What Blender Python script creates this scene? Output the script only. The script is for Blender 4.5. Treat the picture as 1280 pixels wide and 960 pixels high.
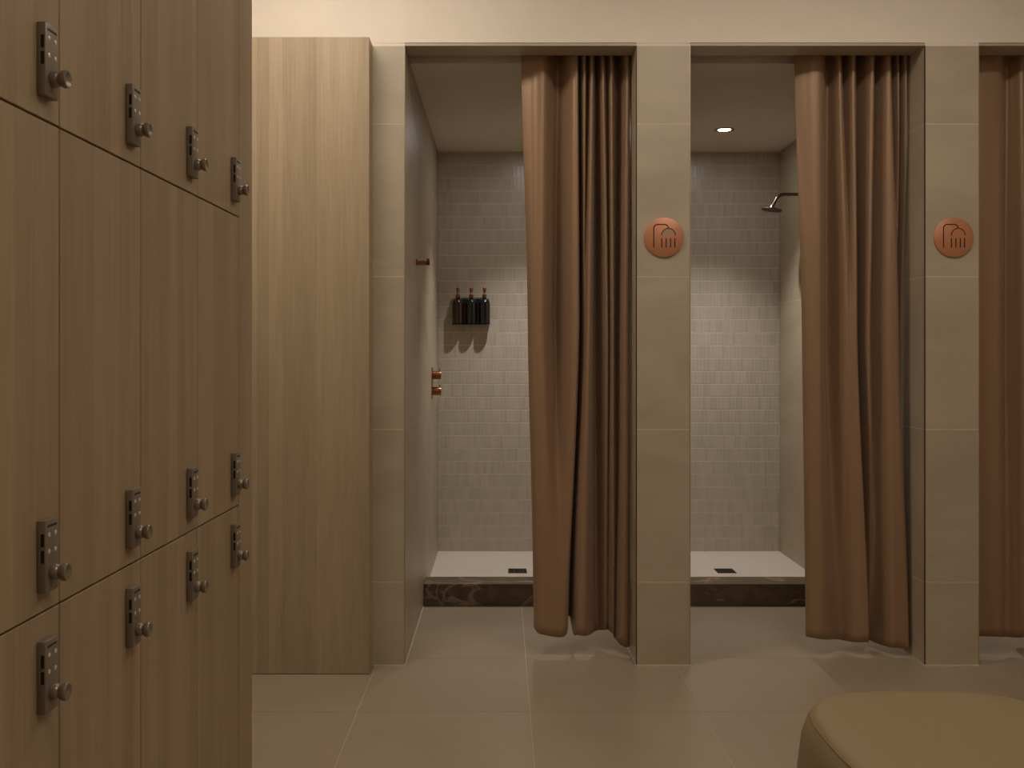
import bpy, bmesh, math, random
from mathutils import Vector, Matrix
random.seed(7)
for o in list(bpy.data.objects):
    bpy.data.objects.remove(o)
C = bpy.context.scene.collection
sc = bpy.context.scene

# ------------------------------------------------------------------ camera
F = 1216.0; VX, VY, H = 627.0, 443.0, 1.222
cam = bpy.data.cameras.new('camera'); camo = bpy.data.objects.new('camera', cam); C.objects.link(camo)
camo.location = (0, 0, H); camo.rotation_euler = (math.pi / 2, 0, 0)
cam.sensor_width = 36.0; cam.lens = F / 1280 * 36.0
cam.shift_x = (640 - VX) / 1280; cam.shift_y = -(480 - VY) / 1280
cam.clip_start = 0.05
sc.camera = camo
# ------------------------------------------------------------------ light, world, exposure
w = bpy.data.worlds.new('world'); sc.world = w; w.use_nodes = True
w.node_tree.nodes['Background'].inputs[0].default_value = (1.0, 0.86, 0.68, 1)
w.node_tree.nodes['Background'].inputs[1].default_value = 0.25
sc.view_settings.view_transform = 'Standard'; sc.view_settings.look = 'None'
sc.view_settings.exposure = 0.0; sc.view_settings.gamma = 1.0; sc.view_settings.use_curve_mapping = False

ROOM_LIGHTS = [  # (x, y, size_x, size_y, watts)
    (-0.70, 3.02, 0.80, 0.30, 11.5),
    (1.20, 2.75, 1.30, 0.22, 8.0),
    (1.10, 0.70, 1.60, 0.30, 9.5),  # added fill that brightens the lockers, out of frame
]
CEIL = 3.0
def area(name, loc, sx, sy, watts, col, rot=(0, 0, 0), spread=180):
    l = bpy.data.lights.new(name, 'AREA'); l.shape = 'RECTANGLE'; l.size = sx; l.size_y = sy
    l.energy = watts; l.color = col; l.spread = math.radians(spread)
    o = bpy.data.objects.new(name, l); C.objects.link(o); o.location = loc; o.rotation_euler = rot
    return o
for (x, y, sx, sy, wt) in ROOM_LIGHTS:
    area('ceiling_panel_light', (x, y, CEIL - 0.03), sx, sy, wt, (1.0, 0.955, 0.90))
STALL_W = 74.0
STALL_COL = (1.0, 0.965, 0.935)
SPOT_DEG, SPOT_BLEND = 87, 1.0

# ------------------------------------------------------------------ dimensions (metres)
YP = 3.820            # front plane of the tiled piers
YC, YC2 = 4.728, 4.885  # curb front / back
YB = 5.815            # back wall of the showers
YS1, YS2 = 3.944, 4.055 # curtain slot in the ceiling
ZT = 2.434            # top of the tiling, ceiling of the showers
ZPL, ZCB = 0.0456, 0.106
OPEN = [(-0.380, 0.528), (0.741, 1.661), (1.875, 2.795)]
COURSES = [0.0, 0.327, 0.927, 1.527, 2.127, ZT]
YL = 4.54

# ------------------------------------------------------------------ node helpers
def lin(c):
    return tuple(((v / 255) / 12.92 if v / 255 <= 0.04045 else ((v / 255 + 0.055) / 1.055) ** 2.4) for v in c) + (1,)
class M:
    def __init__(s, name):
        s.m = bpy.data.materials.new(name); s.m.use_nodes = True
        s.t = s.m.node_tree; s.b = s.t.nodes['Principled BSDF']
    def n(s, typ, **kw):
        nd = s.t.nodes.new(typ)
        for k, v in kw.items(): setattr(nd, k, v)
        return nd
    def l(s, a, b): s.t.links.new(a, b)
    def set(s, **kw):
        for k, v in kw.items():
            s.b.inputs[k.replace('_', ' ')].default_value = v
        return s
def math_n(M_, op, a, b=None):
    n = M_.n('ShaderNodeMath', operation=op)
    for i, v in enumerate((a, b)):
        if v is None: continue
        if isinstance(v, (int, float)): n.inputs[i].default_value = v
        else: M_.l(v, n.inputs[i])
    return n.outputs[0]
def mix(M_, fac, a, b):
    n = M_.n('ShaderNodeMix', data_type='RGBA')
    if isinstance(fac, (int, float)): n.inputs[0].default_value = fac
    else: M_.l(fac, n.inputs[0])
    for i, v in ((6, a), (7, b)):
        if isinstance(v, tuple): n.inputs[i].default_value = v
        else: M_.l(v, n.inputs[i])
    return n.outputs[2]
def ramp(M_, fac, p0, p1):
    n = M_.n('ShaderNodeMapRange'); n.clamp = True
    M_.l(fac, n.inputs[0]); n.inputs[1].default_value = p0; n.inputs[2].default_value = p1
    return n.outputs[0]
def bump(M_, h, strength, dist=0.001):
    b = M_.n('ShaderNodeBump'); b.inputs['Strength'].default_value = strength; b.inputs['Distance'].default_value = dist
    M_.l(h, b.inputs['Height']); M_.l(b.outputs[0], M_.b.inputs['Normal'])
def noise(M_, vec, scale, detail=3, rough=0.5, dist=0.0):
    n = M_.n('ShaderNodeTexNoise'); n.inputs['Scale'].default_value = scale
    n.inputs['Detail'].default_value = detail; n.inputs['Roughness'].default_value = rough
    n.inputs['Distortion'].default_value = dist
    if vec is not None: M_.l(vec, n.inputs['Vector'])
    return n.outputs[0]
def coords(M_, scale=(1, 1, 1), rnd=37.0):
    """object coordinates, shifted at random from piece to piece"""
    tc = M_.n('ShaderNodeTexCoord'); oi = M_.n('ShaderNodeObjectInfo')
    r = math_n(M_, 'MULTIPLY', oi.outputs['Random'], rnd)
    add = M_.n('ShaderNodeVectorMath', operation='ADD'); M_.l(tc.outputs['Object'], add.inputs[0])
    cmb = M_.n('ShaderNodeCombineXYZ'); M_.l(r, cmb.inputs[0]); M_.l(r, cmb.inputs[1]); M_.l(r, cmb.inputs[2])
    M_.l(cmb.outputs[0], add.inputs[1])
    mul = M_.n('ShaderNodeVectorMath', operation='MULTIPLY'); M_.l(add.outputs[0], mul.inputs[0]); mul.inputs[1].default_value = scale
    return mul.outputs[0], oi.outputs['Random']
def wood(name, dark, light, streak=1.0):
    m = M(name)
    v, r = coords(m)
    sx = m.n('ShaderNodeSeparateXYZ'); m.l(v, sx.inputs[0])
    c = math_n(m, 'ADD', sx.outputs[0], sx.outputs[1])
    # lamellae: bands of constant tone, a few centimetres wide, running up the sheet
    n1 = m.n('ShaderNodeTexVoronoi', voronoi_dimensions='1D', feature='F1'); n1.inputs['Scale'].default_value = 22
    m.l(c, n1.inputs['W'])
    sep = m.n('ShaderNodeSeparateColor'); m.l(n1.outputs['Color'], sep.inputs[0])
    cv = m.n('ShaderNodeCombineXYZ'); m.l(c, cv.inputs[0]); m.l(math_n(m, 'MULTIPLY', sx.outputs[2], 0.022), cv.inputs[2])
    fine = noise(m, cv.outputs[0], 150, 5, 0.62)
    cv2 = m.n('ShaderNodeCombineXYZ'); m.l(c, cv2.inputs[0]); m.l(math_n(m, 'MULTIPLY', sx.outputs[2], 0.09), cv2.inputs[2])
    broad = noise(m, cv2.outputs[0], 16, 3, 0.5, 0.35)
    f = math_n(m, 'ADD', math_n(m, 'MULTIPLY', sep.outputs[0], 0.42 * streak), math_n(m, 'MULTIPLY', ramp(m, fine, 0.32, 0.68), 0.45))
    f = math_n(m, 'ADD', f, math_n(m, 'MULTIPLY', ramp(m, broad, 0.3, 0.7), 0.32))
    col = mix(m, f, lin(dark), lin(light))
    m.l(col, m.b.inputs['Base Color']); m.set(Roughness=0.5)
    m.b.inputs['Specular IOR Level'].default_value = 0.35
    bump(m, fine, 0.12, 0.0006)
    return m.m
def stone(name, a, b, rough=0.45, vein=0.25, spec=0.5, tone=0.12):
    m = M(name)
    v, r = coords(m, (1, 1, 2.2))
    n1 = noise(m, v, 1.8, 5, 0.55, 0.8); n2 = noise(m, v, 60, 3, 0.6)
    f = math_n(m, 'ADD', math_n(m, 'MULTIPLY', ramp(m, n1, 0.3, 0.72), 1 - vein), math_n(m, 'MULTIPLY', n2, vein))
    f = math_n(m, 'ADD', f, math_n(m, 'MULTIPLY', math_n(m, 'SUBTRACT', r, 0.5), tone * 2))
    m.l(mix(m, f, lin(a), lin(b)), m.b.inputs['Base Color'])
    m.set(Roughness=rough); m.b.inputs['Specular IOR Level'].default_value = spec
    rr = math_n(m, 'ADD', math_n(m, 'MULTIPLY', n1, 0.06), rough - 0.03); m.l(rr, m.b.inputs['Roughness'])
    bump(m, n2, 0.03, 0.0003)
    return m.m
def plain(name, c, rough=0.5, metal=0.0, spec=0.5, coat=0.0, nb=None):
    m = M(name); m.set(Roughness=rough, Metallic=metal)
    m.b.inputs['Specular IOR Level'].default_value = spec; m.b.inputs['Coat Weight'].default_value = coat
    tc = m.n('ShaderNodeTexCoord')
    n = noise(m, tc.outputs['Object'], nb or 40, 3, 0.55)
    k = tuple(min(1.0, x * 1.07) for x in lin(c)[:3]) + (1,); d = tuple(x * 0.93 for x in lin(c)[:3]) + (1,)
    m.l(mix(m, n, d, k), m.b.inputs['Base Color'])
    bump(m, n, 0.05, 0.0005)
    return m.m

MAT = {}
MAT['oak'] = wood('oak_laminate', (146, 126, 99), (178, 158, 129), 1.0)
MAT['oak_door'] = wood('oak_laminate_door', (136, 114, 88), (168, 145, 114), 1.0)
MAT['tile'] = stone('wall_tile_stone', (164, 149, 126), (186, 171, 148), 0.42, tone=0.08)
MAT['floor'] = stone('floor_tile_stone', (155, 137, 115), (164, 147, 124), 0.24, spec=0.6, tone=0.08)
MAT['tray'] = stone('shower_tray_stone', (204, 192, 176), (214, 202, 187), 0.4)
MAT['grout'] = plain('pale_grout', (222, 210, 192), 0.8)
MAT['grout_floor'] = plain('floor_grout', (186, 170, 146), 0.8)
MAT['caulk'] = plain('sealant', (205, 190, 166), 0.45)
MAT['shadow_gap'] = plain('dark_backing', (44, 34, 26), 0.8)
MAT['plaster'] = plain('cream_plaster', (228, 214, 197), 0.85, nb=6)
MAT['ceiling'] = plain('ceiling_paint', (222, 212, 198), 0.9, nb=5)
MAT['lock'] = plain('bronze_grey_metal', (132, 120, 104), 0.45, 0.35)
MAT['knob'] = plain('brushed_bronze_metal', (138, 125, 108), 0.36, 0.5)
MAT['black'] = plain('black_recess', (14, 11, 10), 0.6)
MAT['steel'] = plain('polished_pin', (225, 216, 202), 0.3, 0.4)
MAT['copper'] = plain('brushed_copper', (192, 130, 95), 0.42, 0.3, nb=25)
MAT['engraved'] = plain('engraved_dark_copper', (46, 24, 16), 0.6, 0.2)
MAT['dome_reflection'] = plain('pale_reflection', (172, 138, 114), 0.5, 0.2)  # reflection in the left sign's dome, painted as a paler tone
MAT['brass'] = plain('brushed_brass', (150, 98, 66), 0.3, 0.9)
MAT['edge'] = plain('bronze_edge_trim', (172, 154, 128), 0.35, 0.5)
MAT['edge_dark'] = plain('dark_bronze_edge_trim', (58, 42, 32), 0.4, 0.5)
MAT['leather'] = plain('tan_leather', (141, 121, 88), 0.5, nb=90)
MAT['bottle_amber'] = plain('dark_amber_bottle', (40, 24, 15), 0.22, coat=0.4)
MAT['bottle_black'] = plain('black_bottle', (16, 16, 19), 0.2, coat=0.4)
MAT['nickel'] = plain('dark_brushed_nickel', (108, 96, 84), 0.25, 0.9)
MAT['drain'] = plain('dark_drain_metal', (60, 56, 52), 0.35, 0.8)
MAT['trimwhite'] = plain('downlight_trim', (158, 148, 134), 0.4)

def kitkat():
    m = M('glazed_finger_tile'); g = m.n('ShaderNodeNewGeometry')
    r = g.outputs['Random Per Island']
    m.l(mix(m, r, lin((180, 169, 152)), lin((191, 180, 164))), m.b.inputs['Base Color'])
    tc = m.n('ShaderNodeTexCoord'); n = noise(m, tc.outputs['Object'], 45, 2)
    m.set(Roughness=0.3); bump(m, n, 0.25, 0.002)
    return m.m
MAT['finger'] = kitkat()
def marble():
    m = M('dark_brown_marble'); v, r = coords(m, (1.2, 2.0, 2.0))
    n1 = noise(m, v, 1.6, 6, 0.55, 1.6)
    d = math_n(m, 'ABSOLUTE', math_n(m, 'SUBTRACT', n1, 0.5))
    vein = ramp(m, d, 0.02, 0.0)
    n2 = noise(m, v, 9, 4, 0.6, 0.8)
    base = mix(m, ramp(m, n2, 0.3, 0.7), lin((70, 55, 45)), lin((106, 86, 69)))
    m.l(mix(m, math_n(m, 'MULTIPLY', vein, 0.65), base, lin((168, 146, 126))), m.b.inputs['Base Color'])
    m.set(Roughness=0.28)
    return m.m
MAT['marble'] = marble()
def fabric():
    m = M('copper_brown_curtain_cloth')
    tc = m.n('ShaderNodeTexCoord')
    mp = m.n('ShaderNodeMapping'); mp.inputs['Scale'].default_value = (300, 300, 900); m.l(tc.outputs['Object'], mp.inputs[0])
    n = noise(m, mp.outputs[0], 1.0, 2)
    n2 = noise(m, tc.outputs['Object'], 5, 3)
    c = mix(m, n, lin((143, 113, 85)), lin((163, 132, 101)))
    c = mix(m, math_n(m, 'MULTIPLY', n2, 0.25), c, lin((138, 106, 80)))
    m.l(c, m.b.inputs['Base Color']); m.set(Roughness=0.42, Metallic=0.2)
    m.b.inputs['Specular IOR Level'].default_value = 0.4
    m.b.inputs['Sheen Weight'].default_value = 0.12
    bump(m, n, 0.08, 0.0005)
    return m.m
MAT['cloth'] = fabric()
def emit(name, col, s):
    m = M(name); m.b.inputs['Emission Color'].default_value = col; m.b.inputs['Emission Strength'].default_value = s
    m.b.inputs['Base Color'].default_value = (1, 1, 1, 1)
    return m.m
MAT['lamp'] = emit('lit_diffuser', (1.0, 0.86, 0.66, 1), 6.0)
MAT['lamp_spot'] = emit('lit_downlight', (1.0, 0.93, 0.82, 1), 9.0)

# ------------------------------------------------------------------ mesh helpers
def link(name, me, mat, parent=None, loc=(0, 0, 0), rot=(0, 0, 0)):
    o = bpy.data.objects.new(name, me); C.objects.link(o)
    if mat is not None and not me.materials: me.materials.append(mat)
    o.parent = parent; o.location = loc; o.rotation_euler = rot
    return o
def bm_obj(name, bm, mat, parent=None, loc=(0, 0, 0), rot=(0, 0, 0), smooth=False):
    me = bpy.data.meshes.new(name); bmesh.ops.recalc_face_normals(bm, faces=bm.faces); bm.to_mesh(me); bm.free()
    if smooth:
        for p in me.polygons: p.use_smooth = True
        me.set_sharp_from_angle(angle=math.radians(38))
    return link(name, me, mat, parent, loc, rot)
def box_bm(bm, x0, x1, y0, y1, z0, z1, bev=0.0, seg=1):
    t = bmesh.new(); bmesh.ops.create_cube(t, size=1)
    bmesh.ops.scale(t, vec=(x1 - x0, y1 - y0, z1 - z0), verts=t.verts)
    bmesh.ops.translate(t, vec=((x0 + x1) / 2, (y0 + y1) / 2, (z0 + z1) / 2), verts=t.verts)
    if bev > 0: bmesh.ops.bevel(t, geom=list(t.edges), offset=bev, segments=seg, affect='EDGES', profile=0.5)
    me = bpy.data.meshes.new('t'); t.to_mesh(me); t.free(); bm.from_mesh(me); bpy.data.meshes.remove(me)
def box(name, x0, x1, y0, y1, z0, z1, mat, parent=None, bev=0.0, seg=1):
    """box whose object origin sits in its middle, so textures and random shifts follow the piece"""
    bm = bmesh.new(); hx, hy, hz = (x1 - x0) / 2, (y1 - y0) / 2, (z1 - z0) / 2
    box_bm(bm, -hx, hx, -hy, hy, -hz, hz, bev, seg)
    return bm_obj(name, bm, mat, parent, ((x0 + x1) / 2, (y0 + y1) / 2, (z0 + z1) / 2))
def lathe_bm(bm, prof, n=32, axis='Z', cen=(0, 0, 0), caps=True):
    rings = []
    for (h, r) in prof:
        ring = []
        for i in range(n):
            a = 2 * math.pi * i / n; c, s = r * math.cos(a), r * math.sin(a)
            p = {'Z': (c, s, h), 'X': (h, c, s), 'Y': (c, h, s)}[axis]
            ring.append(bm.verts.new((p[0] + cen[0], p[1] + cen[1], p[2] + cen[2])))
        rings.append(ring)
    for a, b in zip(rings, rings[1:]):
        for i in range(n): bm.faces.new((a[i], a[(i + 1) % n], b[(i + 1) % n], b[i]))
    if caps: bm.faces.new(rings[0]); bm.faces.new(rings[-1])
def tube_bm(bm, pts, r, n=12):
    pts = [Vector(p) for p in pts]; rings = []
    up = None
    for i, p in enumerate(pts):
        d = (pts[min(i + 1, len(pts) - 1)] - pts[max(i - 1, 0)]).normalized()
        if up is None:
            up = d.orthogonal().normalized()
        up = (up - d * up.dot(d)).normalized(); s = d.cross(up)
        rr = r[i] if isinstance(r, (list, tuple)) else r
        rings.append([bm.verts.new(p + up * rr * math.cos(2 * math.pi * k / n) + s * rr * math.sin(2 * math.pi * k / n)) for k in range(n)])
    for a, b in zip(rings, rings[1:]):
        for k in range(n): bm.faces.new((a[k], a[(k + 1) % n], b[(k + 1) % n], b[k]))
    bm.faces.new(rings[0]); bm.faces.new(rings[-1])
def thing(name, label, cat, loc=(0, 0, 0), rotz=0, group=None):
    o = bpy.data.objects.new(name, None); C.objects.link(o); o.location = loc; o.rotation_euler = (0, 0, rotz)
    o.empty_display_size = 0.05
    tag(o, label, cat, group); return o
def tag(o, label, cat, group=None):
    o['label'] = label; o['category'] = cat
    if group: o['group'] = group
    return o
def struct(o, label=None):
    o['kind'] = 'structure'
    if label: o['label'] = label
    return o

# ------------------------------------------------------------------ floor: individual tiles on a grout bed
XW0, XW1, YW0 = -1.40, 3.05, -1.60
floor = struct(box('floor', XW0, XW1, YW0, 5.90, -0.12, -0.0010, MAT['grout_floor']), 'pale stone tile floor with light joints')
def rect_tiles(parent, name, xs, ys, z0, z1, mat, g=0.0012):
    for xa, xb in zip(xs, xs[1:]):
        for ya, yb in zip(ys, ys[1:]):
            px, py, pz = parent.location
            o = box(name, xa + g, xb - g, ya + g, yb - g, z0, z1, mat)
            o.parent = parent; o.location = Vector(o.location) - Vector((px, py, pz))
FX0, FM = 0.0973, 0.5915
cols = [FX0 + FM * k for k in range(-3, 6)]
xs = [XW0] + [c for c in cols if XW0 + .05 < c < XW1 - .05] + [XW1]
rows = [3.9166 - FM * k for k in range(0, 10)][::-1]
ys = [YW0] + [r for r in rows if r > YW0 + .05]
rect_tiles(floor, 'tile', xs, ys, -0.0085, 0.0, MAT['floor'], 0.0011)
for (a, b) in OPEN:                                   # dry area of every stall, one deep course
    xx = [a] + [c for c in cols + [cols[-1] + FM] if a + .03 < c < b - .03] + [b]
    rect_tiles(floor, 'tile', xx, [3.9166, YC], -0.0085, 0.0, MAT['floor'], 0.0011)

# ------------------------------------------------------------------ partitions between the stalls, clad in large tiles
def course_tiles(parent, name, plane, at, a, b, thick, outward, g=0.0012, cuts=COURSES):
    """tiles on a vertical plane; plane 'Y' faces -Y at y=at, plane 'X' faces outward (+1/-1) at x=at"""
    for z0, z1 in zip(cuts, cuts[1:]):
        for (s, e) in zip(a, a[1:]):
            if plane == 'Y': o = box(name, s + g, e - g, at, at + thick, z0 + g, z1 - g, MAT['tile'])
            elif outward > 0: o = box(name, at - thick, at, s + g, e - g, z0 + g, z1 - g, MAT['tile'])
            else: o = box(name, at, at + thick, s + g, e - g, z0 + g, z1 - g, MAT['tile'])
            o.parent = parent; o.location = Vector(o.location) - Vector(parent.location)
T = 0.010
def partition(name, x0, x1, left_open, right_open, label):
    cx0 = x0 + (.0006 if left_open else 0); cx1 = x1 - (.0006 if right_open else 0)
    core = struct(box(name, cx0, cx1, YP + .0006, YB + 0.12, 0, ZT, MAT['grout']), label)
    fx = [x0 + 0.0025 if left_open else x0, x1 - 0.0025 if right_open else x1]
    if x1 - x0 > 0.62:
        fx = [x0, x1 - 0.6, x1 - 0.0025] if right_open else [x0 + 0.0025, x0 + 0.6, x1]
    course_tiles(core, 'tile', 'Y', YP, fx, None, T, -1)
    side = [YP + 0.003, YL + 0.0, YL + 0.6 if YL + 0.6 < YB - .1 else YB, YB]
    side = sorted(set(side))
    if left_open: course_tiles(core, 'tile', 'X', x0, side, None, T, -1)
    if right_open: course_tiles(core, 'tile', 'X', x1, side, None, T, +1)
    def child(o): o.parent = core; o.location = Vector(o.location) - Vector(core.location)
    # slim metal corner profiles
    if left_open: child(box('edge_trim', x0 - .0006, x0 + .003, YP - .0006, YP + .003, 0, ZT, MAT['edge_dark']))
    if right_open: child(box('edge_trim', x1 - .003, x1 + .0006, YP - .0006, YP + .003, 0, ZT, MAT['edge']))
    # sealant bead along the foot
    bm = bmesh.new()
    X0, X1 = x0 - .002, x1 + .002
    box_bm(bm, X0, X1, YP - .004, YP, 0.0, .0035)
    if left_open: box_bm(bm, x0 - .003, x0, YP, YC, 0.0, .003)
    if right_open: box_bm(bm, x1, x1 + .003, YP, YC, 0.0, .003)
    o = bm_obj('sealant_bead', bm, MAT['caulk']); o.parent = core; o.location = -Vector(core.location)
    return core
partition('wall_left_pier', -0.53, -0.380, False, True, 'stone tiled pier left of the first shower')
partition('wall_middle_pier', 0.528, 0.741, True, True, 'stone tiled pier between first and second shower')
partition('wall_right_pier', 1.661, 1.875, True, True, 'stone tiled pier between second and third shower')
partition('wall_far_right_pier', 2.795, 3.05, True, False, 'stone tiled pier right of the third shower')

struct(box('wall_recess', XW0, -0.53, YP + .10, YB + .12, 0, ZT, MAT['plaster']), 'cream wall behind the oak cabinet')
# ------------------------------------------------------------------ back walls of upright finger tiles
ROWH = 0.0769; TW = 0.0222
def finger_wall(name, a, b, label):
    core = struct(box(name, a, b, YB + .0013, YB + 0.12, 0, ZT, MAT['grout']), label)
    verts, faces = [], []
    rows_n = int(math.ceil((ZT - ZPL) / ROWH))
    cx, cy, cz = core.location
    rnd = random.Random(len(name))
    for r in range(rows_n):
        z0 = ZPL + r * ROWH; z1 = min(ZT, z0 + ROWH)
        off = rnd.random() * TW
        x = a - off
        while x < b:
            xa, xb = max(a, x), min(b, x + TW)
            x += TW
            if xb - xa < 0.003: continue
            d = rnd.uniform(0, .0004); tl = rnd.uniform(-.00018, .00018)
            g = 0.0005; c = .0007; gz = 0.0019
            f = YB + d; bk = YB + .006
            n = len(verts)
            A0, A1, Z0, Z1 = xa + g, xb - g, z0 + gz, z1 - gz
            if A1 - A0 < 2.5 * c: c = (A1 - A0) / 3
            for (px, py, pz) in ((A0, bk, Z0), (A1, bk, Z0), (A1, bk, Z1), (A0, bk, Z1),
                                 (A0, f + .001, Z0), (A1, f + .001, Z0), (A1, f + .001, Z1), (A0, f + .001, Z1),
                                 (A0 + c, f + tl, Z0 + c), (A1 - c, f - tl, Z0 + c), (A1 - c, f - tl, Z1 - c), (A0 + c, f + tl, Z1 - c)):
                verts.append((px - cx, py - cy, pz - cz))
            for q in ((0, 1, 5, 4), (1, 2, 6, 5), (2, 3, 7, 6), (3, 0, 4, 7), (4, 5, 9, 8), (5, 6, 10, 9), (6, 7, 11, 10), (7, 4, 8, 11), (8, 9, 10, 11)):
                faces.append(tuple(n + i for i in q))
    me = bpy.data.meshes.new('finger_tiles'); me.from_pydata(verts, [], faces); me.update()
    o = link('finger_tiles', me, MAT['finger'], core); o['kind'] = 'stuff'
    return core
for (nm, (a, b), lb) in zip(('wall_back_first_shower', 'wall_back_second_shower', 'wall_back_third_shower'), OPEN,
                        ('back wall of slim upright glazed tiles, first shower', 'back wall of slim upright glazed tiles, second shower',
                         'back wall of slim upright glazed tiles, third shower')):
    finger_wall(nm, a, b, lb)

# ------------------------------------------------------------------ bulkhead above, room shell
up = struct(box('wall_upper', XW0, XW1, YP, YS1, ZT + 0.010, CEIL, MAT['plaster']), 'smooth cream wall above the shower openings')
for (a, b) in OPEN:      # tiled underside of every opening
    o = box('soffit_tile', a - .001, b + .001, YP, YS1, ZT, ZT + 0.012, MAT['tile']); o.parent = up; o.location = Vector(o.location) - Vector(up.location)
for (a, b) in [(-0.53, -0.380), (0.528, 0.741), (1.661, 1.875), (2.795, 3.05)]:
    o = box('filler', a, b, YP + .001, YS1, ZT, ZT + 0.012, MAT['plaster']); o.parent = up; o.location = Vector(o.location) - Vector(up.location)
struct(box('ceiling_slot', XW0, XW1, YS1, YS2, 2.52, 2.56, MAT['ceiling']), 'underside of the curtain recess')
struct(box('ceiling_shower', XW0, XW1, YS2, 5.94, ZT, 2.56, MAT['ceiling']), 'painted ceiling inside the showers')
struct(box('ceiling', XW0, XW1, YW0, YS1, CEIL, CEIL + .1, MAT['ceiling']), 'painted ceiling of the changing room')
struct(box('wall_left', XW0 - .1, XW0, YW0, YP + .2, -.1, CEIL, MAT['plaster']), 'cream wall behind the lockers')
struct(box('wall_right', XW1, XW1 + .1, YW0, YB + .12, -.1, CEIL, MAT['plaster']), 'cream wall at the right end')
struct(box('wall_front', XW0 - .1, XW1 + .1, YW0 - .1, YW0, -.1, CEIL, MAT['plaster']), 'cream wall behind the camera')

# ------------------------------------------------------------------ shower trays, curbs, drains
ORD = ('first', 'second', 'third')
for i, (a, b) in enumerate(OPEN):
    tr = thing('shower_tray', ('pale stone shower tray with square drain in the left stall', 'pale stone shower tray with square drain in the middle stall',
                               'pale stone shower tray hidden behind the rightmost curtain')[i], 'shower tray', ((a + b) / 2, YC2, 0), group='raised shower trays')
    def ch(o, t=tr): o.parent = t; o.location = Vector(o.location) - Vector(t.location); return o
    mid = (a + b) / 2 + .017
    ch(box('bed', a, b, YC2, YB + .003, 0, ZPL - .0012, MAT['grout']))
    for (s, e) in ((a, mid), (mid, b)):
        for (p, q) in ((YC2, 5.30), (5.30, YB)):
            if p < 5.0: ch(box('tray_slab', s + .001, e - .001, p + .001, q, ZPL - .012, ZPL, MAT['tray']))
            else: ch(box('tray_slab', s + .001, e - .001, p, q, ZPL - .012, ZPL, MAT['tray']))
    # drain grate
    dx, dy, dr = (a + b) / 2 + 0.012, 5.28, 0.05
    bm = bmesh.new()
    box_bm(bm, dx - dr, dx + dr, dy - dr, dy + dr, ZPL, ZPL + .0015)
    d = ch(bm_obj('drain', bm, MAT['black']))
    bm = bmesh.new()
    t = .006; z0, z1 = ZPL + .001, ZPL + .0035
    for (xa, xb, ya, yb) in ((-dr, dr, -dr, -dr + t), (-dr, dr, dr - t, dr), (-dr, -dr + t, -dr, dr), (dr - t, dr, -dr, dr)):
        box_bm(bm, dx + xa, dx + xb, dy + ya, dy + yb, z0, z1)
    for k in range(1, 6):
        xk = dx - dr + k * (2 * dr / 6); box_bm(bm, xk - .003, xk + .003, dy - dr, dy + dr, z0, z1 - .0005)
    for k in range(1, 3):
        yk = dy - dr + k * (2 * dr / 3); box_bm(bm, dx - dr, dx + dr, yk - .003, yk + .003, z0, z1 - .0005)
    bm_obj('grate', bm, MAT['drain'], d)
    cb = bm_obj('shower_curb', (lambda bm: (box_bm(bm, a + .001, b - .001, YC, YC2, 0, ZCB, .0015), bm)[1])(bmesh.new()), MAT['marble'])
    tag(cb, ('dark brown marble curb across the left shower stall', 'dark brown marble curb across the middle shower stall',
             'dark brown marble curb hidden behind the rightmost curtain')[i], 'curb', 'marble shower curbs')

# ------------------------------------------------------------------ recessed downlights in the stalls
for i, (a, b) in enumerate(OPEN):
    x, y = ((a + b) / 2, 5.245) if i else (0.165, 5.245)
    dl = thing('downlight', ('recessed round downlight in the left shower ceiling, hidden behind the curtain', 'small lit round recessed downlight above the middle shower',
                             'recessed round downlight hidden behind the rightmost curtain')[i], 'ceiling light', (x, y, ZT), group='recessed shower downlights')
    bm = bmesh.new()
    lathe_bm(bm, [(0.0, .055), (-.004, .054), (-.004, .044), (-.0015, .034), (0.0, .034)], 40, caps=False)
    bm_obj('trim_ring', bm, MAT['trimwhite'], dl, smooth=True)
    bm = bmesh.new(); lathe_bm(bm, [(-.0022, .0345), (-.0006, .0345)], 40)
    bm_obj('lens', bm, MAT['lamp_spot'], dl)
    l = bpy.data.lights.new('downlight_beam', 'SPOT'); l.energy = STALL_W; l.color = STALL_COL
    l.spot_size = math.radians(SPOT_DEG); l.spot_blend = SPOT_BLEND; l.shadow_soft_size = 0.014
    o = bpy.data.objects.new('downlight_beam', l); C.objects.link(o); o.location = (x, y, ZT - .012)
    l = bpy.data.lights.new('downlight_glow', 'AREA'); l.shape = 'DISK'; l.size = 0.07; l.energy = 1.5; l.color = STALL_COL
    o = bpy.data.objects.new('downlight_glow', l); C.objects.link(o); o.location = (x, y, ZT - .008)
# room fixtures on the high ceiling (out of frame); the last is an added fill
for k, (x, y, sx, sy, wt) in enumerate(ROOM_LIGHTS):
    t = thing('ceiling_light', ('long lit ceiling light in front of the left shower', 'long lit ceiling light in front of the right showers', 'long unseen fill light added above the middle of the room')[k], 'ceiling light', (x, y, CEIL))
    bm = bmesh.new(); w_ = .012
    box_bm(bm, -sx / 2 - w_, sx / 2 + w_, -sy / 2 - w_, -sy / 2, -.028, 0); box_bm(bm, -sx / 2 - w_, sx / 2 + w_, sy / 2, sy / 2 + w_, -.028, 0)
    box_bm(bm, -sx / 2 - w_, -sx / 2, -sy / 2, sy / 2, -.028, 0); box_bm(bm, sx / 2, sx / 2 + w_, -sy / 2, sy / 2, -.028, 0)
    bm_obj('frame', bm, MAT['trimwhite'], t)
    bm = bmesh.new(); box_bm(bm, -sx / 2, sx / 2, -sy / 2, sy / 2, -.02, -.001); bm_obj('diffuser', bm, MAT['lamp'], t)

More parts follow.
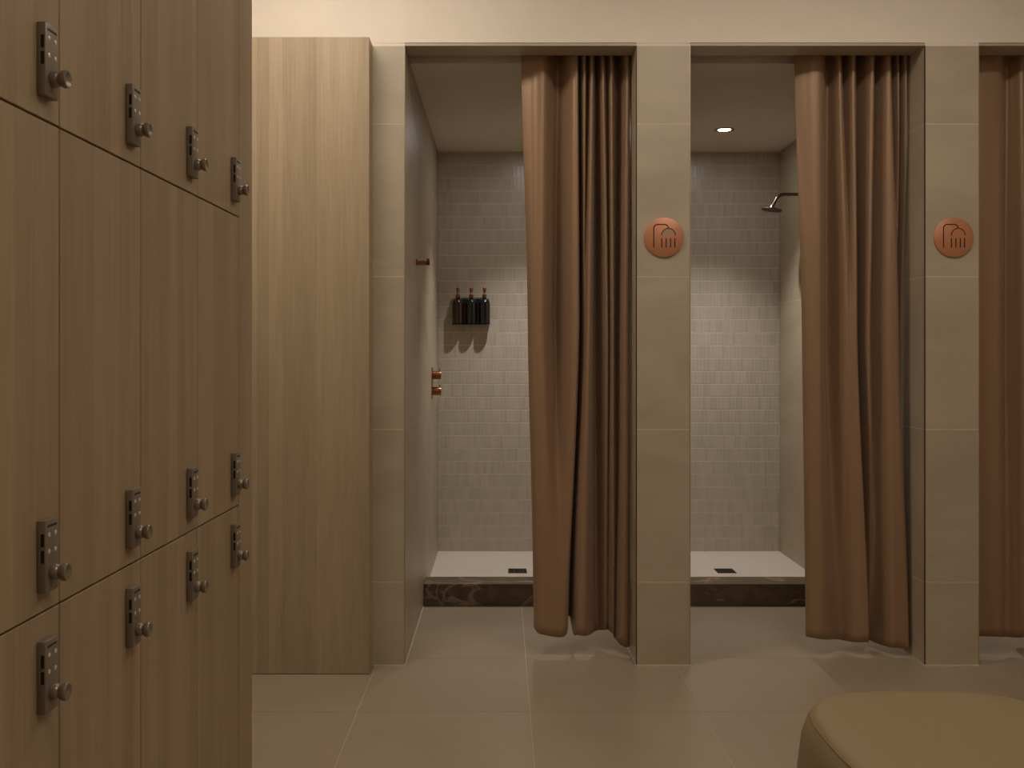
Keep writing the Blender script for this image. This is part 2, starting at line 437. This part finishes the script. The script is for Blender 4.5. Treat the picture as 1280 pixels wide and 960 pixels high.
# ------------------------------------------------------------------ oak cladding box left of the showers
pn = thing('oak_cabinet', 'tall light oak panelled cabinet beside the first tiled pier', 'cabinet', (-0.95, 3.715, 0))
def chp(o): o.parent = pn; o.location = Vector(o.location) - Vector(pn.location); return o
chp(box('front_panel', -1.40, -0.5056, 3.715, 3.735, 0.002, ZT, MAT['oak'], bev=.0008))
chp(box('side_panel', -0.5256, -0.5060, 3.7355, YP, 0.002, ZT - .001, MAT['oak']))

# ------------------------------------------------------------------ lockers
S = 0.653; TH = 15 / 1216
rot = -math.atan(TH)
def lk(ly, lx=0.0, z=0.0):       # local (along face, out of face) -> world
    return (-S + lx * math.cos(rot) - ly * math.sin(rot), lx * math.sin(rot) + ly * math.cos(rot), z)
WL = 0.305; L0 = 1.094; ZS = [0.180, 0.864, 1.548, 2.232]
# lock meshes (origin at the lock's top, near edge, on the door face; +x out of the door, +y away from the camera)
LW, LH, LD = 0.038, 0.100, 0.0125
def lock_meshes():
    d = {}
    bm = bmesh.new(); box_bm(bm, 0, LD, 0, LW, -LH, 0, .0015, 2)
    # sloping foot of the case
    o = bm_obj('lock', bm, MAT['lock'], smooth=True); d['lock'] = o.data; bpy.data.objects.remove(o)
    bm = bmesh.new()
    lathe_bm(bm, [(0, .0100), (.001, .0110), (.0065, .0114), (.009, .0106), (.0105, .0094), (.0125, .0094), (.014, .0108), (.016, .0122), (.021, .0124), (.0225, .0116), (.0222, .0092), (.0195, .0062), (.019, .002)], 28, 'X')
    o = bm_obj('knob', bm, MAT['knob'], smooth=True); d['knob'] = o.data; bpy.data.objects.remove(o)
    bm = bmesh.new(); lathe_bm(bm, [(0, .0034), (.0006, .0034), (.0010, .0026), (.0013, .0010)], 14, 'X')
    o = bm_obj('button', bm, MAT['steel'], smooth=True); d['button'] = o.data; bpy.data.objects.remove(o)
    bm = bmesh.new(); box_bm(bm, -.0024, .0024, -.0004, .0004, -.0088, .0088, .0003)
    o = bm_obj('key_slot', bm, MAT['black']); d['key_slot'] = o.data; bpy.data.objects.remove(o)
    bm = bmesh.new()
    for k in range(6): box_bm(bm, 0, .0004, .006 + k * .0046, .006 + k * .0046 + .0032, -.0016, .0016)
    o = bm_obj('engraved_mark', bm, MAT['black']); d['engraved_mark'] = o.data; bpy.data.objects.remove(o)
    return d
LM = lock_meshes()
gap = 0.0016
colw = ('nearest the camera at the left edge', 'in the second column from the left edge', 'in the third column from the left edge', 'in the farthest column beside the end panel')
tier = ('bottom row', 'middle row', 'top row')
# shared meshes
def door_mesh(h):
    bm = bmesh.new(); box_bm(bm, -.018, 0, gap, WL - gap, gap, h - gap, .0008)
    me = bpy.data.meshes.new('door'); bmesh.ops.recalc_face_normals(bm, faces=bm.faces); bm.to_mesh(me); bm.free(); me.materials.append(MAT['oak_door']); return me
def carcass_mesh(h):
    bm = bmesh.new(); t = .008
    x0, x1 = -.48, -.019
    e = .0002
    box_bm(bm, x0, x1, e, t, e, h - e); box_bm(bm, x0, x1, WL - t, WL - e, e, h - e)
    box_bm(bm, x0, x1, t, WL - t, e, t); box_bm(bm, x0, x1, t, WL - t, h - t, h - e); box_bm(bm, x0, x0 + t, t, WL - t, t, h - t)
    me = bpy.data.meshes.new('carcass'); bmesh.ops.recalc_face_normals(bm, faces=bm.faces); bm.to_mesh(me); bm.free(); me.materials.append(MAT['shadow_gap']); return me
HH = 0.684
DM, CM = door_mesh(HH), carcass_mesh(HH)
for c in range(4):
    for r in range(3):
        L = thing('locker', 'light oak locker with grey lock, %s, %s' % (tier[r], colw[c]), 'locker', lk(L0 + c * WL, 0, ZS[r]), rot, 'oak lockers with keypad locks')
        link('carcass', CM, None, L); link('door', DM, None, L)
        ltop = (HH - 0.036) if r == 0 else (0.030 + LH)
        y0 = WL - 0.030 - LW
        k = link('lock', LM['lock'], None, L, (0.0002, y0, ltop))
        link('knob', LM['knob'], None, k, (LD - .0005, LW / 2 + .001, -0.074))
        for by in (.0105, .0290):
            for bz in (-.0205, -.0435): link('button', LM['button'], None, k, (LD - .0002, by, bz))
        for bz in (-.027, -.0495): link('key_slot', LM['key_slot'], None, k, (.0084, 0.0, bz))
        link('engraved_mark', LM['engraved_mark'], None, k, (LD - .0001, 0, -.0085))
# end panel, plinth
t = thing('locker_end_panel', 'narrow upright oak end panel closing the far end of the lockers', 'panel', lk(L0 + 4 * WL, 0, 0), rot)
bm = bmesh.new(); box_bm(bm, -.018, 0, gap, .1145, 0.001, ZS[3], .0008); bm_obj('front_strip', bm, MAT['oak_door'], t)
bm = bmesh.new(); box_bm(bm, -.60, -.0185, .096, .1145, 0.001, ZS[3], .0008); bm_obj('side_panel', bm, MAT['oak_door'], t)
pb = bm_obj('locker_plinth', (lambda bm: (box_bm(bm, -.46, -.05, 0, 4 * WL, 0.001, ZS[0] - .001), bm)[1])(bmesh.new()), MAT['shadow_gap'], None, lk(L0, 0, 0), (0, 0, rot))
tag(pb, 'dark recessed plinth under the oak lockers', 'plinth')

# ------------------------------------------------------------------ curtains
YCU = 3.995
def catmull(P, t):
    n = len(P) - 1; u = t * n; i = min(int(u), n - 1); f = u - i
    p = [P[max(0, i - 1)], P[i], P[i + 1], P[min(n, i + 2)]]
    return tuple(0.5 * ((2 * p[1][k]) + (-p[0][k] + p[2][k]) * f + (2 * p[0][k] - 5 * p[1][k] + 4 * p[2][k] - p[3][k]) * f * f + (-p[0][k] + 3 * p[1][k] - 3 * p[2][k] + p[3][k]) * f ** 3) for k in range(len(P[0])))
def wx(px, y=YCU): return (px - VX) * y / F
def curtain(label, top, midk, bot, hem, xmin, xmax, nu=260, nv=64, seed=1):
    """folds given as (position along the rail, depth) at rail, mid height and hem; hem = drop of every fold"""
    rnd = random.Random(seed); ZTOP = 2.478
    T3 = [[(wx(p[0]), p[1]) for p in K] for K in (top, midk, bot)]
    HZ = [(H - (h - VY) * (YCU + T3[2][i][1]) / F,) for i, h in enumerate(hem)]
    bm = bmesh.new(); grid = []
    ph = [rnd.uniform(0, 6.28) for _ in range(6)]
    for j in range(nv + 1):
        v = j / nv; row = []
        # quadratic blend through the three keys (mid key at v = 0.47)
        m = 0.48
        a = (v - m) * (v - 1) / (m * 1.0) ; b = v * (v - 1) / (m * (m - 1)); c = v * (v - m) / (1 - m)
        if v < m: s = v / m; s = s * s * (3 - 2 * s) * .5 + s * .5; wA, wB, wC = 1 - s, s, 0
        else: s = (v - m) / (1 - m); s = s * s * (3 - 2 * s) * .5 + s * .5; wA, wB, wC = 0, 1 - s, s
        P = [(wA * T3[0][i][0] + wB * T3[1][i][0] + wC * T3[2][i][0], wA * T3[0][i][1] + wB * T3[1][i][1] + wC * T3[2][i][1]) for i in range(len(top))]
        for i in range(nu + 1):
            u = i / nu; x, d = catmull(P, u); hz = catmull(HZ, u)[0]
            wob = .0022 * v * math.sin(7 * v + ph[0] + 9 * u) + .0018 * v * math.sin(15 * v + ph[1] + 21 * u)
            tt = min(1.15, max(0.0, (d / .038 + 1) / 2)); d = .038 * (2 * tt ** 1.7 - 1)
            x = min(max(x + wob * .6, xmin), xmax); y = YCU + d * (1.18 + 0.5 * min(1.0, v * 3)) + wob
            z = ZTOP + (hz - ZTOP) * v
            row.append(bm.verts.new((x, y, z)))
        grid.append(row)
    for j in range(nv):
        for i in range(nu): bm.faces.new((grid[j][i], grid[j][i + 1], grid[j + 1][i + 1], grid[j + 1][i]))
    cx = (xmin + xmax) / 2
    t = thing('shower_curtain', label, 'curtain', (cx, YCU, 2.49), group='brown shower curtains')
    me = bpy.data.meshes.new('cloth'); bm.to_mesh(me); bm.free()
    for p in me.polygons: p.use_smooth = True
    o = link('cloth', me, MAT['cloth'], t, (-cx, -YCU, -2.49))
    md = o.modifiers.new('thick', 'SOLIDIFY'); md.thickness = .0016; md.offset = 0
    return t
c1t = [(651, 0), (662, -.012), (677, -.032), (698, .036), (719, -.03), (723.5, .03), (729.5, -.03), (734, .024), (739, -.03), (746, .036), (752, -.03), (757.5, .018), (763, -.028), (772, .036), (783, -.03), (788, .015)]
c1m = [(660, 0), (666, -.02), (676, -.034), (695, .034), (719, -.032), (725, .035), (728, .0), (730.5, -.015), (735, -.033), (745, .036), (757, -.012), (760, .004), (764.5, -.022), (769, .02), (780, -.034), (788, .01)]
c1b = [(667, 0), (672, -.03), (684, -.044), (698, -.038), (708, -.012), (712.5, .036), (716, .0), (720, -.026), (728, -.032), (745, .03), (756, .016), (760.5, .018), (765, -.006), (768.5, .008), (778, -.04), (788, .0)]
h1 = [782, 789, 793, 794, 789, 771, 790, 791, 792, 790, 787, 787, 790, 796, 806, 804]
curtain('copper brown curtain half drawn across the left shower stall', c1t, c1m, c1b, h1, 0.05, 0.522, seed=3)
c2t = [(991, 0), (1003, -.014), (1019, -.032), (1037, .03), (1045, -.026), (1055, .03), (1062, -.03), (1074, .036), (1086, -.03), (1095, .03), (1106, -.036), (1113, .02), (1118, -.026), (1122.5, .02), (1127, -.03), (1131, .01)]
c2m = [(1000, 0), (1007, -.02), (1017, -.036), (1036, .032), (1053, -.012), (1058, -.018), (1064, -.03), (1072, .036), (1079, -.03), (1089, .022), (1108, -.04), (1118, -.012), (1121, .02), (1124, .03), (1128, .02), (1131, .03)]
c2b = [(1005, 0), (1010, -.02), (1020, -.032), (1040, .004), (1053, .012), (1062, -.018), (1076, -.042), (1084, .02), (1091, .03), (1099, .01), (1114, -.045), (1127, -.036), (1130, .0), (1131, .03), (1132, .036), (1135, .03)]
h2 = [793, 794, 796, 797, 799, 800, 801, 799, 801, 804, 808, 810, 808, 800, 797, 797]
curtain('copper brown curtain half drawn across the middle shower stall', c2t, c2m, c2b, h2, 1.15, 1.653, seed=5)
def extend(base, xs, amp):
    return base + [(x, amp * (1 if k % 2 else -1)) for k, x in enumerate(xs)]
tail = [1302, 1318, 1334, 1350, 1366, 1382, 1398, 1414, 1430, 1446, 1462]
c3t = extend([(1200, .0), (1212, -.015), (1238, -.03), (1256, .012), (1263, .0), (1272, -.036), (1277, .036), (1290, .04)], tail, .03)
c3m = extend([(1200, .0), (1212, -.018), (1236, -.028), (1254, .012), (1262, .0), (1271, -.036), (1277, .036), (1290, .04)], tail, .03)
c3b = extend([(1200, .0), (1212, -.02), (1236, -.03), (1252, -.005), (1262, -.02), (1270, -.034), (1275, .036), (1290, .045)], tail, .032)
h3 = [792, 792, 793, 793.5, 794, 793, 783, 785] + [790] * len(tail)
curtain('brown curtain drawn across the right shower, cut by the right edge', c3t, c3m, c3b, h3, 1.884, 2.786, nu=320, seed=9)
for i, (a, b) in enumerate(OPEN):
    o = box('curtain_rail', a, b, YCU - .009, YCU + .009, 2.480, 2.520, MAT['edge_dark'])
    tag(o, ('curtain rail in the ceiling recess above the left stall', 'curtain rail in the ceiling recess above the middle stall', 'curtain rail in the ceiling recess above the right stall')[i], 'curtain rail', 'recessed curtain rails')

# ------------------------------------------------------------------ round copper shower signs
def sign(x, z, label, dome='dome_reflection'):
    t = thing('shower_sign', label, 'sign', (x, YP, z), group='round copper shower signs')
    R = .0775
    bm = bmesh.new(); lathe_bm(bm, [(0, R - .001), (-.004, R), (-.0065, R), (-.0075, R - .0015), (-.0075, .001)], 72, 'Y', caps=True)
    bm_obj('disc', bm, MAT['copper'], t, smooth=True)
    k = R / 335
    def P(px, py): return ((px - 418) * k, -.0077, -(py - 500) * k)
    pts = [P(240, 672), P(240, 345)]
    for a in range(1, 7):
        q = math.pi - a * (math.pi / 2) / 6; pts.append(P(240 + 62 + 62 * math.cos(q), 345 - 62 * math.sin(q)))
    pts.append(P(425, 283))
    for a in range(1, 7):
        q = math.pi / 2 - a * (math.pi / 2) / 6; pts.append(P(425 + 62 * math.cos(q), 345 - 62 * math.sin(q)))
    def strip(name, pts, wd, mat):
        bm = bmesh.new(); prev = None; pts = [Vector(p) for p in pts]
        L, Rr = [], []
        for i, p in enumerate(pts):
            d = (pts[min(i + 1, len(pts) - 1)] - pts[max(i - 1, 0)]).normalized(); n = Vector((-d.z, 0, d.x)) * wd / 2
            L.append((p + n)); Rr.append((p - n))
        th = Vector((0, .0012, 0)); off = Vector((0, -.0002, 0))
        a = [bm.verts.new(v + off) for v in L]; b = [bm.verts.new(v + off) for v in Rr]
        c = [bm.verts.new(v + th) for v in L]; e = [bm.verts.new(v + th) for v in Rr]
        for i in range(len(pts) - 1):
            bm.faces.new((a[i], a[i + 1], b[i + 1], b[i])); bm.faces.new((a[i], c[i], c[i + 1], a[i + 1]))
            bm.faces.new((b[i], b[i + 1], e[i + 1], e[i]))
        for i in (0, -1): bm.faces.new((a[i], b[i], e[i], c[i]))
        return bm_obj(name, bm, mat, t)
    strip('pipe_line', pts, .0042, MAT['engraved'])
    arc = [P(490 + 118 * math.cos(math.pi * (1 - s / 16)), 470 - 122 * math.sin(math.pi * (1 - s / 16))) for s in range(17)]
    bm = bmesh.new(); vs = [bm.verts.new(Vector(p) + Vector((0, .0001, 0))) for p in arc]; bm.faces.new(vs)
    r = bmesh.ops.extrude_face_region(bm, geom=list(bm.faces)); bmesh.ops.translate(bm, vec=(0, .001, 0), verts=[v for v in r['geom'] if isinstance(v, bmesh.types.BMVert)])
    bm_obj('shower_head_mark', bm, MAT[dome], t)
    strip('dome_line', arc, .0034, MAT['engraved'])
    for px in (375, 450, 525, 597): strip('water_line', [P(px, 515), P(px, 600), P(px, 672)], .0044, MAT['engraved'])
    return t
sign(0.6375, 1.681, 'round copper sign with shower icon on the left tiled pier')
sign(1.7730, 1.681, 'round copper sign with shower icon on the right tiled pier', 'copper')

# ------------------------------------------------------------------ shower fittings
# shower head on the right wall of the middle stall
hx, hy, hz = 1.661, 5.30, 2.094
t = thing('wall_shower', 'brushed metal shower head on curved arm in the middle stall', 'shower head', (hx, hy, hz))
bm = bmesh.new(); lathe_bm(bm, [(0.0, .028), (-.006, .028), (-.009, .024), (-.009, .012)], 32, 'X'); bm_obj('flange', bm, MAT['nickel'], t, smooth=True)
pts = [(-.004, 0, 0), (-.06, 0, 0), (-.12, 0, 0)]
for k in range(1, 9):
    q = k / 8 * math.radians(62); pts.append((-.12 - .05 * math.sin(q), 0, -.05 * (1 - math.cos(q))))
e = pts[-1]; pts += [(e[0] - .016, 0, e[2] - .030), (e[0] - .024, 0, e[2] - .045)]
bm = bmesh.new(); tube_bm(bm, pts, .009, 16); bm_obj('arm', bm, MAT['nickel'], t, smooth=True)
e = pts[-1]
bm = bmesh.new(); lathe_bm(bm, [(.012, .010), (.002, .013), (-.005, .016), (-.008, .045), (-.0095, .056), (-.0145, .057), (-.016, .055)], 40, 'Z')
hd = bm_obj('head', bm, MAT['nickel'], t, e, (0, math.radians(9), 0), smooth=True)
bm = bmesh.new(); lathe_bm(bm, [(-.0158, .050), (-.0168, .050)], 40, 'Z'); bm_obj('nozzle_plate', bm, MAT['drain'], hd)

# two valve knobs on one plate on the left wall of the left stall
t = thing('shower_valve', 'pair of copper valve knobs on the left wall of the left stall', 'shower valve', (-0.380, 5.31, 1.065))
bm = bmesh.new(); box_bm(bm, 0.0, .004, -.03, .03, -.085, .085, .001); bm_obj('back_plate', bm, MAT['brass'], t)
for z in (.044, -.043):
    bm = bmesh.new(); lathe_bm(bm, [(.003, .022), (.006, .0225), (.046, .0225), (.05, .021)], 32, 'X', (0, 0, z)); k = bm_obj('knob', bm, MAT['brass'], t, smooth=True)
    bm = bmesh.new(); tube_bm(bm, [(.041, 0, z + .021), (.041, 0, z + .036)], .0028, 10); bm_obj('lever_pin', bm, MAT['brass'], k, smooth=True)

# robe hook on the left wall of the left stall
t = thing('robe_hook', 'small copper robe hook on the left wall of the left stall', 'hook', (-0.380, 4.33, 1.632))
bm = bmesh.new(); box_bm(bm, 0.0, .005, -.014, .014, -.014, .014, .001); bm_obj('plate', bm, MAT['brass'], t)
bm = bmesh.new(); box_bm(bm, .004, .056, -.008, .008, -.013, .006, .0012); box_bm(bm, .047, .060, -.008, .008, -.013, .016, .0012); bm_obj('peg', bm, MAT['brass'], t)

# three bottles in a wall bracket, left stall
BX = [wx(572.3, 5.765), wx(589, 5.765), wx(605.6, 5.765)]; BY = 5.770; BZ = 1.404
br = thing('bottle_bracket', 'black wall bracket holding three pump bottles in the left stall', 'bracket', (BX[1], YB, BZ))
bm = bmesh.new()
box_bm(bm, BX[0] - BX[1] - .026, BX[2] - BX[1] + .026, -.0035, -.0005, -.004, .150)
bm_obj('back_plate', bm, MAT['bottle_black'], br)
for x in BX:
    bm = bmesh.new(); lathe_bm(bm, [(-.006, .033), (-.005, .0345), (-.001, .0345)], 36, 'Z', (x - BX[1], BY - .002 - YB, 0)); box_bm(bm, x - BX[1] - .010, x - BX[1] + .010, -.02, -.003, -.005, -.001)
    bm_obj('base_cup', bm, MAT['bottle_black'], br, smooth=True)
bm = bmesh.new(); box_bm(bm, BX[0] - BX[1] - .030, BX[2] - BX[1] + .030, -.042, -.003, -.0055, -.0012, .001); bm_obj('shelf', bm, MAT['bottle_black'], br)
bm = bmesh.new()
box_bm(bm, BX[0] - BX[1] - .012, BX[2] - BX[1] + .012, -.0625, -.0600, .149, .153)
for x in (BX[0] - BX[1] + .036, BX[2] - BX[1] - .039): box_bm(bm, x, x + .003, -.061, -.003, .149, .153)
bm_obj('top_rail', bm, MAT['bottle_black'], br)
bl = ('dark amber pump bottle, leftmost of the three in the shower bracket', 'black pump bottle in the middle of the shower bracket', 'black pump bottle, rightmost of the three in the shower bracket')
for i, x in enumerate(BX):
    t = thing('pump_bottle', bl[i], 'bottle', (x, BY - .002, BZ), group='pump bottles in the shower bracket')
    R = .0335
    bm = bmesh.new(); prof = [(0, R - .002), (.002, R), (.112, R)]
    for k in range(1, 9):
        q = k / 8 * math.pi / 2; prof.append((.112 + .034 * math.sin(q), .012 + (R - .012) * math.cos(q)))
    prof += [(.152, .0115), (.156, .0115)]
    lathe_bm(bm, prof, 36); bm_obj('body', bm, MAT['bottle_amber' if i == 0 else 'bottle_black'], t, smooth=True)
    bm = bmesh.new(); lathe_bm(bm, [(.155, .012), (.157, .0128), (.170, .0128), (.172, .011), (.176, .0075), (.180, .0055), (.190, .0055), (.191, .0100), (.212, .0100), (.214, .0085)], 28)
    k = bm_obj('pump', bm, MAT['brass'], t, smooth=True)
    bm = bmesh.new(); tube_bm(bm, [(0, -.006, .203), (0, -.026, .203), (0, -.032, .198)], [.0042, .0036, .003], 10); bm_obj('spout', bm, MAT['brass'], k, smooth=True)

# ------------------------------------------------------------------ square leather pouf
PX, PY, PA, PH = 0.945, 1.968, 0.301, 0.452
t = thing('pouf', 'tan leather rounded square pouf in the lower right foreground', 'pouf', (PX, PY, 0))
def sq(a, th, n):
    c, s = math.cos(th), math.sin(th)
    return (a * abs(c) ** (2 / n) * (1 if c >= 0 else -1), a * abs(s) ** (2 / n) * (1 if s >= 0 else -1))
def pouf_part(name, prof, n_exp, mat, close_top=False, close_bot=False, N=128):
    bm = bmesh.new(); rings = []
    for (z, a) in prof: rings.append([bm.verts.new(sq(a, 2 * math.pi * (i + .5) / N, n_exp) + (z,)) for i in range(N)])
    for p, q in zip(rings, rings[1:]):
        for i in range(N): bm.faces.new((p[i], p[(i + 1) % N], q[(i + 1) % N], q[i]))
    if close_bot: bm.faces.new(rings[0])
    if close_top: bm.faces.new(rings[-1])
    return bm_obj(name, bm, mat, t, smooth=True)
NE = 3.1
pouf_part('side', [(.02, PA - .012), (.03, PA - .004), (.08, PA + .006), (.20, PA + .013), (.32, PA + .011), (.39, PA + .003), (.425, PA - .008), (.436, PA - .016)], NE, MAT['leather'], close_bot=True)
pouf_part('top', [(.4355, PA - .016), (.441, PA - .019), (.447, PA - .030), (.4515, PA - .055), (.454, PA - .10), (.456, PA - .18), (.457, .02)], NE, MAT['leather'], close_top=True)
bm = bmesh.new()
tube = [sq(PA - .0155, 2 * math.pi * (i + .5) / 128, NE) + (.437,) for i in range(128)]
tube.append(tube[0]); tube_bm(bm, tube, .0014, 8); bm_obj('piping', bm, MAT['leather'], t, smooth=True)
pouf_part('foot_ring', [(0.0, PA - .04), (.021, PA - .04)], NE, MAT['shadow_gap'], close_bot=True)
